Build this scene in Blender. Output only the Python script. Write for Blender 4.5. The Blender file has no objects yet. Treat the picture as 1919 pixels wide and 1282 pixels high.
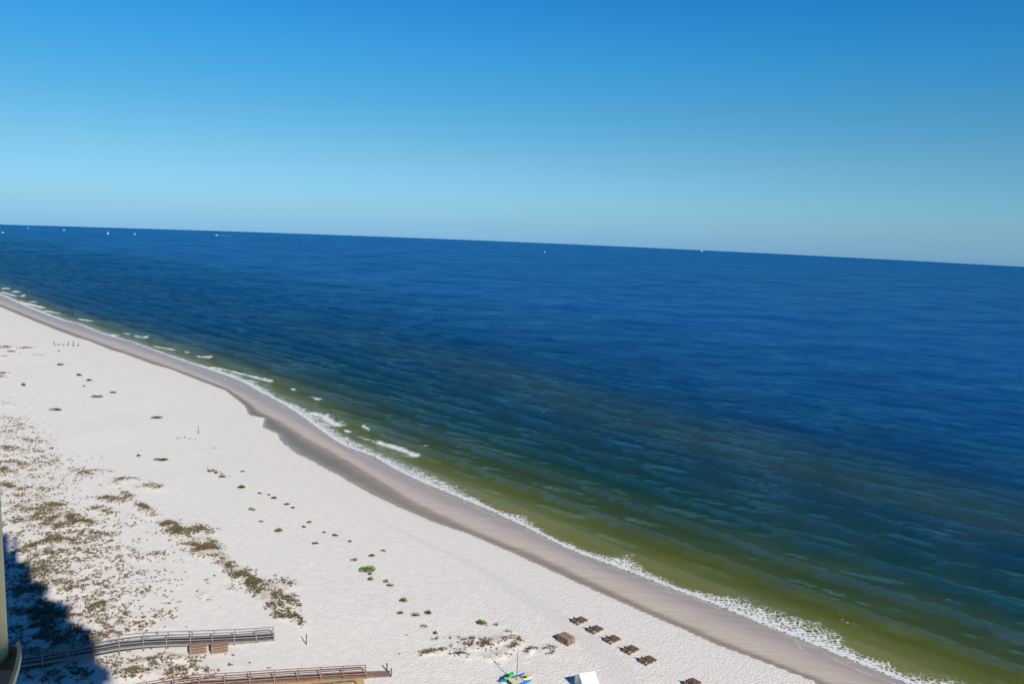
import bpy, bmesh, math, random
import numpy as np
from mathutils import Vector, Matrix
R_=math.radians
random.seed(7); rng=np.random.default_rng(11)
scene=bpy.context.scene
COL=scene.collection

# ------------------------------------------------------------------ camera
H=50.0                       # camera height over the dry beach (m)
ZS=-0.8                      # sea level
PITCH,ROLL,FPX=R_(8.42),R_(2.38),1560.0
RE=2*(H-ZS)/math.tan(R_(1.55))**2      # curvature of the ground and sea sheets
cp,sp=math.cos(PITCH),math.sin(PITCH)
FWD=np.array([0,cp,-sp]); c_,s_=math.cos(ROLL),math.sin(ROLL)
RIGHT=c_*np.array([1.,0,0])+s_*np.array([0,sp,cp])
DOWN=np.cross(FWD,RIGHT)
cam_d=bpy.data.cameras.new('camera'); cam=bpy.data.objects.new('camera',cam_d); COL.objects.link(cam)
cam_d.sensor_width=36; cam_d.lens=36*FPX/1919; cam_d.clip_start=0.1; cam_d.clip_end=20000
M=Matrix.Identity(4)
for i in range(3):
    M[i][0]=RIGHT[i]; M[i][1]=-DOWN[i]; M[i][2]=-FWD[i]
M[2][3]=H
cam.matrix_world=M
scene.camera=cam

# ------------------------------------------------------------------ light
SUN_AZ,SUN_EL=R_(148.5),R_(34.5)       # azimuth clockwise from +Y
w=bpy.data.worlds.new('World'); scene.world=w; w.use_nodes=True
nt=w.node_tree; bg=nt.nodes['Background']
sky=nt.nodes.new('ShaderNodeTexSky'); sky.sky_type='NISHITA'; sky.sun_disc=False
sky.sun_elevation=SUN_EL; sky.sun_rotation=SUN_AZ; sky.altitude=0
sky.air_density=1.0; sky.dust_density=0.15; sky.ozone_density=5.0
# clear maritime air: the low sky is blue rather than yellow, a filter by elevation on the sky light
tcw=nt.nodes.new('ShaderNodeTexCoord'); sx=nt.nodes.new('ShaderNodeSeparateXYZ'); nt.links.new(tcw.outputs['Generated'],sx.inputs[0])
mrw=nt.nodes.new('ShaderNodeMapRange'); mrw.inputs['From Min'].default_value=-.05; mrw.inputs['From Max'].default_value=.45
nt.links.new(sx.outputs['Z'],mrw.inputs['Value'])
rw=nt.nodes.new('ShaderNodeValToRGB'); nt.links.new(mrw.outputs[0],rw.inputs[0])
stops=[(-.02,(.43,.88,1.66)),(.006,(.42,.83,1.40)),(.068,(.44,.815,1.06)),(.128,(.33,.85,1.05)),(.186,(.22,.90,1.2)),(.238,(.15,.86,1.27)),(.44,(.06,.40,.74))]
el=rw.color_ramp.elements
while len(el)<len(stops): el.new(.5)
for i,(z_,c) in enumerate(stops):
    el[i].position=(z_+.05)/.5; el[i].color=(c[0]/2,c[1]/2,c[2]/2,1)
vm=nt.nodes.new('ShaderNodeVectorMath'); vm.operation='MULTIPLY'; nt.links.new(sky.outputs[0],vm.inputs[0]); nt.links.new(rw.outputs[0],vm.inputs[1])
nt.links.new(vm.outputs[0],bg.inputs['Color'])
bg.inputs['Strength'].default_value=0.17   # 0.085 x 2 (filter stops are halved)
sl=bpy.data.lights.new('sun','SUN'); sun=bpy.data.objects.new('sun',sl); COL.objects.link(sun)
sl.energy=5.0; sl.angle=R_(0.35); sl.color=(1.0,0.945,0.865)
sv=Vector((math.sin(SUN_AZ)*math.cos(SUN_EL),math.cos(SUN_AZ)*math.cos(SUN_EL),math.sin(SUN_EL)))
sun.rotation_euler=sv.to_track_quat('Z','Y').to_euler()
scene.view_settings.view_transform='Standard'; scene.view_settings.look='None'
scene.view_settings.exposure=0.0; scene.view_settings.gamma=1.0
scene.render.film_transparent=False

# ------------------------------------------------------------------ coordinates
Dv=np.array([-.669,.743]); Nv=np.array([.743,.669])      # along the shore / seaward
SH=np.array([-math.sin(SUN_AZ),-math.cos(SUN_AZ)])       # direction shadows fall
def sm(x,a,b):
    t=np.clip((x-a)/(b-a),0,1); return t*t*(3-2*t)
def gp(px,py,z=0.0):
    """photo measurement -> world point on the sheet at height z"""
    px=np.atleast_1d(np.asarray(px,float)); py=np.atleast_1d(np.asarray(py,float))
    v=FWD[None]*FPX+RIGHT[None]*(px-959.5)[:,None]+DOWN[None]*(py-641)[:,None]
    A=(v[:,0]**2+v[:,1]**2)/(2*RE); B=v[:,2]; C=H-z
    t=(-B-np.sqrt(np.maximum(B*B-4*A*C,0)))/(2*A)
    return v[:,:2]*t[:,None]
def drop(x,y): return -(x*x+y*y)/(2*RE)
def ppm(x,y,z=0):
    z3=x*FWD[0]+y*FWD[1]+(z-H)*FWD[2]; return FPX/z3
def curve(pts,z,ext=0):
    q=np.array(pts,float); P=gp(q[:,0],q[:,1],z); t=P@Dv; s=P@Nv
    o=np.argsort(t); return t[o],s[o]
Dc=curve([(1522,1275),(1432,1240),(1350,1210),(1275,1176),(1200,1144),(1148,1120),(1080,1090),(1000,1053),(960,1035),(879,1000),(814,978),(759,954),(694,924),(640,894),(597,870),(553,848),(532,832),(520,812),(491,799),(497,783),(467,777),(459,759),(423,731),(380,715),(320,691),(290,683),(233,662),(208,655),(167,638),(145,632),(107,618),(67,602),(0,574)],0)
Rc=curve([(1522,1272),(1350,1203),(1200,1137),(1000,1042),(884,996),(841,975),(770,940),(721,908),(667,875),(613,843),(570,821),(532,796),(483,771),(460,752),(423,728),(380,711),(290,679),(208,651),(107,614),(0,571)],0)
Wc=curve([(1631,1277),(1575,1255),(1500,1225),(1425,1187),(1312,1146),(1200,1100),(900,967),(824,940),(759,910),(705,881),(640,843),(602,818),(553,788),(515,769),(469,745),(434,726),(380,702),(290,665),(200,635),(107,606),(0,562)],-.45)
Fc=curve([(1840,1340),(1770,1310),(1702,1281),(1650,1259),(1575,1229),(1500,1197),(1425,1169),(1357,1139),(1275,1109),(1224,1089),(1167,1066),(1104,1045),(1052,1024),(1000,995),(960,975),(900,948),(841,924),(776,897),(732,875),(700,853),(651,840),(613,815),(560,775),(532,757),(490,735),(450,712),(400,695),(320,668),(250,642),(188,624),(146,606),(120,601),(91,591),(42,571),(6,554)],ZS)
Oc=curve([(1850,1290),(1800,1268),(1745,1262),(1690,1250),(1620,1225),(1560,1172),(1520,1158),(1450,1135),(1400,1117),(1330,1112),(1260,1083),(1215,1065),(1195,1037),(1160,1038),(1100,1034),(1040,1005),(990,970),(940,957),(905,938),(860,908),(790,877),(740,858),(700,840),(650,815),(625,795),(580,765),(520,740),(480,712),(440,699),(380,684),(300,658),(188,620),(120,597),(6,550)],ZS)
def smooth_curve(c,step=4.0,k=3):
    t=np.arange(c[0][0],c[0][-1],step); s=np.interp(t,c[0],c[1])
    for _ in range(k): s[1:-1]=(s[:-2]+2*s[1:-1]+s[2:])/4
    return t,s
Fs=smooth_curve(Fc,3,2); Ws=smooth_curve(Wc,5,4)
def ev(c,t): return np.interp(t,c[0],c[1])

# ------------------------------------------------------------------ noise
def vn(x,y,seed=0):
    xi=np.floor(x).astype(np.int64); yi=np.floor(y).astype(np.int64)
    fx=x-xi; fy=y-yi; fx=fx*fx*(3-2*fx); fy=fy*fy*(3-2*fy)
    def h(a,b):
        n=(a*374761393+b*668265263+seed*1442695041)&0xffffffff
        n=((n^(n>>13))*1274126177)&0xffffffff
        return ((n^(n>>16))&0xffff)/65535.0
    return (h(xi,yi)*(1-fx)+h(xi+1,yi)*fx)*(1-fy)+(h(xi,yi+1)*(1-fx)+h(xi+1,yi+1)*fx)*fy
def fbm(x,y,seed=0,o=4):
    r=0;a=.5
    for i in range(o):
        r=r+a*vn(x*2**i+17*i,y*2**i-9*i,seed+i); a*=.5
    return r

# ------------------------------------------------------------------ vegetation patches (photo measurement -> ground ellipses)
PATCH=[ # cx,cy,rx,ry,rot(deg, image),density
(272,957,24,8,33,1.0),(318,988,22,9,10,1.0),(332,1000,26,11,20,.9),(375,998,22,10,5,.7),(352,1018,26,13,15,.45),
(395,1035,20,12,25,.9),(372,1032,30,12,5,.55),(424,1062,16,9,35,1.0),(440,1076,18,9,30,1.0),(468,1090,24,9,20,.95),
(458,1074,16,6,10,.7),(500,1100,30,9,22,.8),(535,1100,24,10,10,.5),(492,1118,24,12,40,.7),(515,1135,26,14,40,.6),(545,1128,20,14,60,.45),
(555,1162,18,8,45,.8),(530,1158,20,7,10,.5),
(286,915,20,5,0,.9),(222,905,14,5,-15,.9),(250,900,22,3,4,.3),(200,936,28,4,-3,.8),(238,932,18,7,20,.8),(216,940,24,7,0,.5),(192,960,24,7,10,.6),
(160,888,22,8,5,.6),(185,884,26,3,5,.35),(95,862,20,5,5,.35),(20,812,60,4,2,.2),(40,822,40,4,4,.25),(60,829,30,3,2,.35),(20,842,22,5,5,.45),(65,846,16,4,0,.3),(95,842,8,3,0,.5),
(28,868,20,7,0,.45),(8,880,14,14,0,.7),(18,912,34,5,14,.9),(76,917,26,4,5,.6),(40,932,32,8,5,.5),(60,955,60,12,6,.55),
(104,950,26,9,15,.8),(128,972,30,9,12,.85),(85,975,50,9,5,.6),(160,985,24,6,8,.85),(105,990,40,6,0,.6),(175,1000,36,8,10,.35),
(40,985,44,14,0,.4),(58,1030,50,6,-22,.8),(118,1018,26,8,8,.9),(140,1030,26,8,20,.6),(90,1040,44,12,-10,.5),(60,1062,50,12,0,.4),
(165,1066,18,5,5,.6),(75,1075,30,12,10,.5),(150,1050,50,16,0,.25),(248,1035,14,7,20,.5),(270,1045,34,8,-5,.3),(290,1040,20,6,0,.3),
(225,1075,50,16,0,.22),(110,1100,34,14,10,.5),(190,1105,44,14,10,.3),(178,1140,24,5,-20,.8),(205,1138,16,6,25,.8),(235,1150,18,5,25,.6),
(160,1165,40,14,10,.5),(250,1155,60,14,5,.22),(190,1190,60,12,-5,.4),(262,1172,30,7,0,.3),(310,1175,20,7,0,.25),
(380,1115,10,4,-15,.5),(430,1105,12,4,8,.5),
(50,1110,34,50,0,.5),(80,1160,60,34,0,.5),(100,1205,60,16,0,.5),(150,1260,60,16,0,.45),(60,1250,60,30,0,.4),
(270,1242,40,6,-8,.8),(330,1235,36,5,10,.8),(365,1250,14,9,55,.8),(300,1260,50,14,0,.5),(240,1262,34,12,0,.6),(350,1276,30,6,0,.6),(395,1276,16,5,0,.8),
(820,1222,34,4,-6,.55),(800,1225,12,4,-20,.7),(860,1228,30,5,5,.4),(890,1212,40,8,2,.38),(880,1200,26,3,-4,.5),(930,1200,26,5,-6,.6),(918,1207,20,5,-15,.6),
(935,1228,14,6,0,.7),(915,1234,14,4,20,.5),(962,1214,16,8,-20,.5),(975,1203,10,4,20,.55),(993,1221,8,4,-25,.9),(1030,1217,12,4,-5,.75),(1036,1226,10,3,0,.5),(840,1198,40,2,-3,.3),(935,1172,12,2,-5,.5),(955,1186,10,3,0,.5),
(10,652,14,2.2,0,1.0),(50,653,16,1.4,0,.8),(22,660,8,1.6,5,.8),(7,669,6,1.4,0,.8),(60,665,22,1,2,.4),(8,702,9,2,0,.9),(6,708,8,2,5,.9),(15,760,20,3,5,.3),(10,788,30,6,0,.3),(30,800,50,7,0,.25),
(410,1048,30,13,30,.75),(448,1080,28,11,28,.85),(385,1018,28,11,20,.6),(512,1112,36,15,25,.5),(482,1098,26,10,20,.85),(115,1005,150,60,5,.26),(165,1125,140,75,0,.27),(50,880,80,50,5,.28),(290,1252,130,22,0,.3),(90,1180,110,80,0,.32),(402,842,20,1.6,-5,.55),(410,888,20,4,25,.35),(340,823,16,2,0,.2)]
_pc=[]
for (cx,cy,rx,ry,rot,dn) in PATCH:
    c,s=math.cos(R_(rot)),math.sin(R_(rot))
    P=gp([cx,cx+rx*c,cx-ry*s],[cy,cy+rx*s,cy+ry*c]); a=P[1]-P[0]; b=P[2]-P[0]
    _pc.append((P[0],np.linalg.inv(np.stack([a,b],1)),dn,abs(a[0]*b[1]-a[1]*b[0])*math.pi,a,b))
def veg(x,y):
    r=np.zeros_like(x)
    for P0,inv,dn,ar,a,b in _pc:
        dx=x-P0[0]; dy=y-P0[1]
        q=(inv[0,0]*dx+inv[0,1]*dy)**2+(inv[1,0]*dx+inv[1,1]*dy)**2
        r=np.maximum(r,dn*np.exp(-q*0.9))
    return r
def hgt(x,y,v=None):
    """height of the sand sheet (without curvature)"""
    t=x*Dv[0]+y*Dv[1]; s=x*Nv[0]+y*Nv[1]
    D=ev(Dc,t);Rr=np.maximum(ev(Rc,t),D+.3);W=np.maximum(ev(Ws,t),Rr+1.2);F=np.maximum(ev(Fs,t),W+1)
    z=np.zeros_like(x)
    wr=np.clip((Rr-D)/4,0.12,1)
    z=np.where((s>D-1)&(s<=Rr),-.28*wr*np.sin(np.pi*np.clip((s-D+1)/(Rr-D+1),0,1))**1,z)
    mid=Rr+(W-Rr)*.35
    z=np.where((s>Rr)&(s<=mid),.10*sm(s,Rr,mid),z)
    z=np.where((s>mid)&(s<=W),.10-.55*((s-mid)/(W-mid))**1.5,z)
    z=np.where((s>W)&(s<=F),-.45+(ZS+.45)*(s-W)/(F-W),z)
    z=np.where(s>F,ZS-.11*(s-F)*1.0,z); z=np.maximum(z,-5)
    back=sm(-s,-(D-2),-(D-30))
    if v is None: v=veg(x,y)
    hm=fbm(x/9+3,y/9,5,3)
    z=z+back*(.5*(fbm(x/22,y/22,21,3)-.45)+v*(.25+1.1*np.clip(hm-.3,0,1)))
    z=z+back*.18*sm(45-s,0,30)*(fbm(x/3.2,y/3.2,31,3)-.45)
    return z
def ground(px,py):
    z=0.0
    for _ in range(5):
        P=gp(px,py,z)[0]; z=float(hgt(np.array([P[0]]),np.array([P[1]]))[0])
    return Vector((P[0],P[1],z+drop(P[0],P[1])))
def gz(x,y): return float(hgt(np.array([x]),np.array([y]))[0])+drop(x,y)

# ------------------------------------------------------------------ helpers
def tag(o,label=None,cat=None,group=None,kind=None):
    if label: o['label']=label
    if cat: o['category']=cat
    if group: o['group']=group
    if kind: o['kind']=kind
    return o
def empty(name,loc,rz=0):
    o=bpy.data.objects.new(name,None); COL.objects.link(o); o.location=loc; o.rotation_euler=(0,0,rz)
    o.empty_display_size=.3; return o
class MB:
    def __init__(s): s.v=[];s.f=[]
    def add(s,vs,fs):
        b=len(s.v); s.v+= [tuple(p) for p in vs]; s.f+=[tuple(i+b for i in f) for f in fs]
    def box(s,c,size,rz=0,rx=0,ry=0):
        m=Matrix.Translation(Vector(c))@Matrix.Rotation(rz,4,'Z')@Matrix.Rotation(ry,4,'Y')@Matrix.Rotation(rx,4,'X')
        h=[x/2 for x in size]
        vs=[m@Vector((i*h[0],j*h[1],k*h[2])) for i in(-1,1) for j in(-1,1) for k in(-1,1)]
        s.add(vs,[(0,1,3,2),(4,6,7,5),(0,4,5,1),(2,3,7,6),(0,2,6,4),(1,5,7,3)])
    def bar(s,a,b,w,h,up=(0,0,1)):
        a=Vector(a);b=Vector(b);d=(b-a).normalized(); u=Vector(up)
        if abs(d.dot(u))>.98: u=Vector((1,0,0))
        r=d.cross(u).normalized(); u=r.cross(d)
        vs=[p+r*i*w/2+u*j*h/2 for p in(a,b) for i,j in((-1,-1),(1,-1),(1,1),(-1,1))]
        s.add(vs,[(0,3,2,1),(4,5,6,7),(0,1,5,4),(1,2,6,5),(2,3,7,6),(3,0,4,7)])
    def tube(s,pts,rad,n=8):
        rings=[]
        for i,p in enumerate(pts):
            p=Vector(p); a=Vector(pts[max(i-1,0)]); b=Vector(pts[min(i+1,len(pts)-1)]); d=(b-a).normalized()
            u=Vector((0,0,1)) if abs(d.z)<.95 else Vector((1,0,0))
            r=d.cross(u).normalized(); u=r.cross(d); rr=float(rad[i] if isinstance(rad,(list,tuple)) else rad)
            rings.append([p+rr*(math.cos(2*math.pi*k/n)*r+math.sin(2*math.pi*k/n)*u) for k in range(n)])
        vs=[v for r in rings for v in r]; fs=[]
        for i in range(len(pts)-1):
            for k in range(n): fs.append((i*n+k,i*n+(k+1)%n,(i+1)*n+(k+1)%n,(i+1)*n+k))
        fs.append(tuple(range(n))[::-1]); fs.append(tuple((len(pts)-1)*n+k for k in range(n)))
        s.add(vs,fs)
    def prism(s,poly,z0,z1):
        n=len(poly); vs=[(p[0],p[1],z0) for p in poly]+[(p[0],p[1],z1) for p in poly]
        s.add(vs,[tuple(range(n))[::-1],tuple(range(n,2*n))]+[(i,(i+1)%n,n+(i+1)%n,n+i) for i in range(n)])
    def build(s,name,mat,parent=None,smooth=False):
        me=bpy.data.meshes.new(name); me.from_pydata(s.v,[],s.f); me.update()
        bm=bmesh.new(); bm.from_mesh(me); bmesh.ops.recalc_face_normals(bm,faces=bm.faces); bm.to_mesh(me); bm.free()
        me.materials.append(mat)
        if smooth: me.polygons.foreach_set('use_smooth',[True]*len(me.polygons))
        o=bpy.data.objects.new(name,me); COL.objects.link(o)
        if parent: o.parent=parent
        return o
def copy_tree(o,parent=None):
    c=o.copy(); COL.objects.link(c)
    if parent: c.parent=parent
    for ch in [x for x in bpy.data.objects if x.parent==o]: copy_tree(ch,c)
    return c
def grid_mesh(name,X,Y,Z,attrs,mat):
    nr,nc=X.shape; me=bpy.data.meshes.new(name); nv=nr*nc
    me.vertices.add(nv); me.vertices.foreach_set('co',np.stack([X,Y,Z],-1).reshape(-1).astype(np.float32))
    i=np.arange(nr-1)[:,None]*nc+np.arange(nc-1)[None]
    q=np.stack([i,i+1,i+nc+1,i+nc],-1).reshape(-1,4)
    # keep upward normals
    a=np.array([X.flat[q[0,0]],Y.flat[q[0,0]]]);b=np.array([X.flat[q[0,1]],Y.flat[q[0,1]]]);c=np.array([X.flat[q[0,3]],Y.flat[q[0,3]]])
    if (b-a)[0]*(c-a)[1]-(b-a)[1]*(c-a)[0]<0: q=q[:,::-1]
    nf=len(q); me.loops.add(nf*4); me.loops.foreach_set('vertex_index',q.reshape(-1).astype(np.int32))
    me.polygons.add(nf); me.polygons.foreach_set('loop_start',(np.arange(nf)*4).astype(np.int32))
    me.polygons.foreach_set('loop_total',np.full(nf,4,np.int32)); me.polygons.foreach_set('use_smooth',np.ones(nf,bool))
    for k,v in attrs.items():
        at=me.attributes.new(k,'FLOAT','POINT'); at.data.foreach_set('value',v.reshape(-1).astype(np.float32))
    me.update(); me.validate(); me.materials.append(mat)
    o=bpy.data.objects.new(name,me); COL.objects.link(o); return o

# ------------------------------------------------------------------ node helper
class N:
    def __init__(s,name):
        s.m=bpy.data.materials.new(name); s.m.use_nodes=True; s.t=s.m.node_tree
        s.b=s.t.nodes['Principled BSDF']; s.o=s.t.nodes['Material Output']
    def n(s,typ,**kw):
        x=s.t.nodes.new('ShaderNode'+typ)
        for k,v in kw.items(): setattr(x,k,v)
        return x
    def put(s,sock,v):
        if isinstance(v,bpy.types.NodeSocket): s.t.links.new(v,sock)
        elif v is not None: sock.default_value=v
    def math(s,op,a,b=None,c=None,clamp=False):
        x=s.n('Math',operation=op,use_clamp=clamp); s.put(x.inputs[0],a); s.put(x.inputs[1],b)
        if c is not None: s.put(x.inputs[2],c)
        return x.outputs[0]
    def attr(s,name): return s.n('Attribute',attribute_name=name).outputs['Fac']
    def geo(s,rot=0,scale=(1,1,1)):
        g=s.n('NewGeometry'); mp=s.n('Mapping'); s.t.links.new(g.outputs['Position'],mp.inputs['Vector'])
        mp.inputs['Rotation'].default_value=(0,0,rot); mp.inputs['Scale'].default_value=scale; return mp.outputs[0]
    def noise(s,vec,scale,detail=4,rough=.55,dist=0):
        x=s.n('TexNoise'); s.put(x.inputs['Vector'],vec); x.inputs['Scale'].default_value=scale; x.inputs['Detail'].default_value=detail
        x.inputs['Roughness'].default_value=rough; x.inputs['Distortion'].default_value=dist; return x.outputs['Fac']
    def mix(s,f,a,b,mode='MIX'):
        x=s.n('MixRGB',blend_type=mode); s.put(x.inputs[0],f)
        for i,v in((1,a),(2,b)): s.put(x.inputs[i],v if isinstance(v,bpy.types.NodeSocket) else (*v,1))
        return x.outputs[0]
    def ramp(s,f,st,interp='LINEAR'):
        x=s.n('ValToRGB'); s.put(x.inputs[0],f); e=x.color_ramp.elements; x.color_ramp.interpolation=interp
        while len(e)<len(st): e.new(.5)
        for i,(p,c) in enumerate(st): e[i].position=p; e[i].color=(*c,1) if len(c)==3 else c
        return x.outputs[0]
    def mr(s,v,a,b,c=0,d=1,smooth=False):
        x=s.n('MapRange',interpolation_type='SMOOTHSTEP' if smooth else 'LINEAR'); s.put(x.inputs['Value'],v)
        for k,q in zip(('From Min','From Max','To Min','To Max'),(a,b,c,d)): s.put(x.inputs[k],q)
        return x.outputs[0]
    def bump(s,h,strength,dist,normal=None):
        x=s.n('Bump'); s.put(x.inputs['Height'],h); s.put(x.inputs['Strength'],strength); s.put(x.inputs['Distance'],dist)
        if normal: s.put(x.inputs['Normal'],normal)
        return x.outputs[0]
    def fin(s,color,rough=.8,normal=None,spec=None):
        s.put(s.b.inputs['Base Color'],color if isinstance(color,bpy.types.NodeSocket) else (*color,1))
        s.put(s.b.inputs['Roughness'],rough)
        if normal is not None: s.put(s.b.inputs['Normal'],normal)
        if spec is not None: s.put(s.b.inputs['Specular IOR Level'],spec)
        return s.m
def simple(name,col,col2=None,rough=.7,scale=3,detail=5,bumpd=0.0,coord='Object',spec=.3,stretch=(1,1,1)):
    k=N(name); tc=k.n('TexCoord'); mp=k.n('Mapping'); k.t.links.new(tc.outputs[coord],mp.inputs[0]); mp.inputs['Scale'].default_value=stretch
    f=k.noise(mp.outputs[0],scale,detail); c=k.mix(k.mr(f,.3,.7),col,col2 or tuple(x*.75 for x in col))
    nm=k.bump(f,.5,bumpd) if bumpd else None
    return k.fin(c,rough,nm,spec)

# ------------------------------------------------------------------ sand
def sand_mat():
    k=N('beach_sand'); z=k.attr('zone'); pos=k.geo()
    wob=k.noise(k.geo(rot=R_(48),scale=(.25,1,1)),.5,4)
    zz=k.math('ADD',z,k.math('MULTIPLY',k.math('SUBTRACT',wob,.5),.25))
    dry=k.mix(k.noise(pos,.03,5),(.81,.765,.685),(.85,.805,.72))
    dry=k.mix(k.mr(k.noise(pos,.9,5,.65),.35,.75),dry,(.70,.665,.61))
    shore=k.mr(k.attr('sd'),-26,0,0,.55); dry=k.mix(shore,dry,(.74,.685,.625))
    zr=k.math('DIVIDE',zz,5)
    wet=k.ramp(zr,[(0,(.7,.67,.62)),(.196,(.72,.66,.59)),(.205,(.43,.37,.30)),(.30,(.29,.255,.20)),(.395,(.36,.31,.255)),(.43,(.58,.495,.42)),(.50,(.61,.52,.445)),(.57,(.56,.48,.415)),(.64,(.47,.395,.335)),(.78,(.42,.36,.31)),(1,(.22,.2,.15))])
    run=k.math('MULTIPLY',k.attr('runnel'),k.mr(k.math('ABSOLUTE',k.math('SUBTRACT',zz,1.5)),.1,.48,1,0,True))
    wet=k.mix(k.math('MULTIPLY',run,.8),wet,(.225,.205,.155))
    streak=k.noise(k.geo(rot=R_(48),scale=(.06,1.6,1)),1,5,.6)
    wet=k.mix(k.mr(streak,.35,.7,0,.5),wet,(.62,.56,.5),'MULTIPLY')
    col=k.mix(k.mr(zz,.97,1.04),dry,wet)
    wr=k.math('MULTIPLY',k.mr(k.math('ABSOLUTE',k.math('SUBTRACT',zz,1.04)),.01,.05,1,0),k.mr(k.noise(k.geo(rot=R_(48),scale=(.35,1,1)),.8,5,.7),.56,.64)); col=k.mix(k.math('MULTIPLY',wr,.65),col,(.20,.15,.09))
    # tyre tracks
    tr=k.attr('trk'); m=k.mr(k.math('ABSOLUTE',tr),1.3,1.9,1,0,True)
    wv=k.math('SINE',k.math('MULTIPLY',k.math('ADD',tr,k.math('MULTIPLY',k.noise(pos,.15,2),1.2)),9.0))
    lines=k.math('MULTIPLY',m,k.mr(wv,-1,1,.2,1))
    col=k.mix(k.math('MULTIPLY',m,.11),col,(.61,.595,.585)); col=k.mix(k.math('MULTIPLY',lines,.17),col,(.45,.43,.41))
    # litter and roots among the grass
    v=k.attr('veg'); vb=k.noise(pos,1.1,6,.7)
    lit=k.mr(k.math('SUBTRACT',k.math('MULTIPLY',v,1.0),k.mr(vb,.3,.75)),-.2,.3,0,.8,True)
    col=k.mix(lit,col,(.50,.425,.32))
    sq=k.math('ADD',zz,k.math('MULTIPLY',k.math('SUBTRACT',k.noise(k.geo(rot=R_(48),scale=(.5,.6,1)),.16,3),.5),1.6)); sl2=k.math('MULTIPLY',k.mr(k.math('ABSOLUTE',k.math('SUBTRACT',sq,3.7)),.01,.05,.55,0),k.mr(k.noise(pos,.7,5,.7),.42,.55)); col=k.mix(sl2,col,(.75,.73,.68))
    # swash outlines
    sw=k.mr(k.attr('swl'),0,.22,.8,0,True); col=k.mix(sw,col,(.75,.71,.62))
    sand_r=k.mr(zz,1.0,1.1,.9,.5); sand_r=k.mix(k.mr(zz,2.9,3.2),sand_r,(.36,.36,.36)); rr=k.mix(run,sand_r,(.34,.34,.34))
    # footprints: strong on the trodden part
    ft=k.n('TexVoronoi'); ft.feature='SMOOTH_F1'; k.put(ft.inputs['Vector'],pos); ft.inputs['Scale'].default_value=3.3; ft.inputs['Smoothness'].default_value=.5
    h=k.math('ADD',k.math('MULTIPLY',ft.outputs['Distance'],1.0),k.math('MULTIPLY',k.noise(pos,3.6,4,.6),1.1))
    h=k.math('ADD',h,k.math('MULTIPLY',k.noise(pos,.35,3),1.5))
    amt=k.math('MULTIPLY',k.attr('foot'),k.mr(zz,.95,1.02,1,.03)); amt=k.math('MULTIPLY',amt,k.mr(m,0,1,1,.6))
    nm=k.bump(h,amt,.05); nm=k.bump(wv,k.math('MULTIPLY',m,.25),.03,nm)
    m_=k.fin(col,rr,nm,.22); return m_
def polar(r0,r1,ratio,azf,azr,coarse,step=None):
    a=[];x=-azf
    while x<azf: a.append(x); x+=azr
    a.append(azf); b=[];x=azf; st=azr
    while x<coarse: st=min(st*1.25,4); x+=st; b.append(min(x,coarse))
    az=np.radians(np.array([-q for q in b[::-1]]+a+b)); 
    n=int(math.log(r1/r0)/math.log(ratio))+1; r=r0*ratio**np.arange(n); r[-1]=r1
    Rr,A=np.meshgrid(r,az,indexing='ij'); return Rr*np.sin(A),Rr*np.cos(A),Rr
def pldist(x,y,pts,signed=False):
    best=np.full(x.shape,1e9); sg=np.ones(x.shape)
    for a,b in zip(pts[:-1],pts[1:]):
        d=b-a; L=d@d; u=np.clip(((x-a[0])*d[0]+(y-a[1])*d[1])/L,0,1)
        dx=x-a[0]-u*d[0]; dy=y-a[1]-u*d[1]; q=np.hypot(dx,dy); m=q<best
        best=np.where(m,q,best); sg=np.where(m,np.sign(d[0]*dy-d[1]*dx),sg)
    return best*sg if signed else best
X,Y,Rr=polar(4,900,1.0055,41,.14,180)
t=X*Dv[0]+Y*Dv[1]; s=X*Nv[0]+Y*Nv[1]
V=veg(X,Y); Zg=hgt(X,Y,V)
D=ev(Dc,t);Rc_=np.maximum(ev(Rc,t),D+.3);W=np.maximum(ev(Ws,t),Rc_+1.2);F=np.maximum(ev(Fs,t),W+1)
zone=np.where(s<D,np.clip(1+(s-D)/10,0,1),np.where(s<Rc_,1+(s-D)/(Rc_-D),np.where(s<W,2+(s-Rc_)/(W-Rc_),np.where(s<F,3+(s-W)/(F-W),np.minimum(4+(s-F)/6,5)))))
runnel=sm(t,118,150)*(1-sm(t,205,235))*np.clip((Rc_-D)/3,0,1)
TR=gp([730,800,888,940,990,1040,1086,1125,1155,1178,1195],[985,1020,1059,1092,1122,1155,1188,1222,1255,1290,1330])
trk=np.where(Rr<250,pldist(X,Y,TR,True),99)
fade=sm(t,60,110); trk=trk+fade*1.2*np.sign(trk)
SW=[np.array(gp(a,b,-.6)) for a,b in(([1240,1265,1290],[1108,1113,1112]),([1490,1500,1515,1545,1575,1605],[1198,1216,1229,1238,1243,1240]),([645,670,700],[838,850,853]))]
swl=np.min([pldist(X,Y,q) for q in SW],axis=0)
foot=.25+.75*sm(-t,-150,-60)*sm(s,30,60)
sand=grid_mesh('sand_beach',X,Y,Zg+drop(X,Y),dict(zone=zone,veg=V,trk=trk,sd=s-D,runnel=runnel,swl=swl,foot=foot),sand_mat())
tag(sand,kind='structure')

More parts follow.
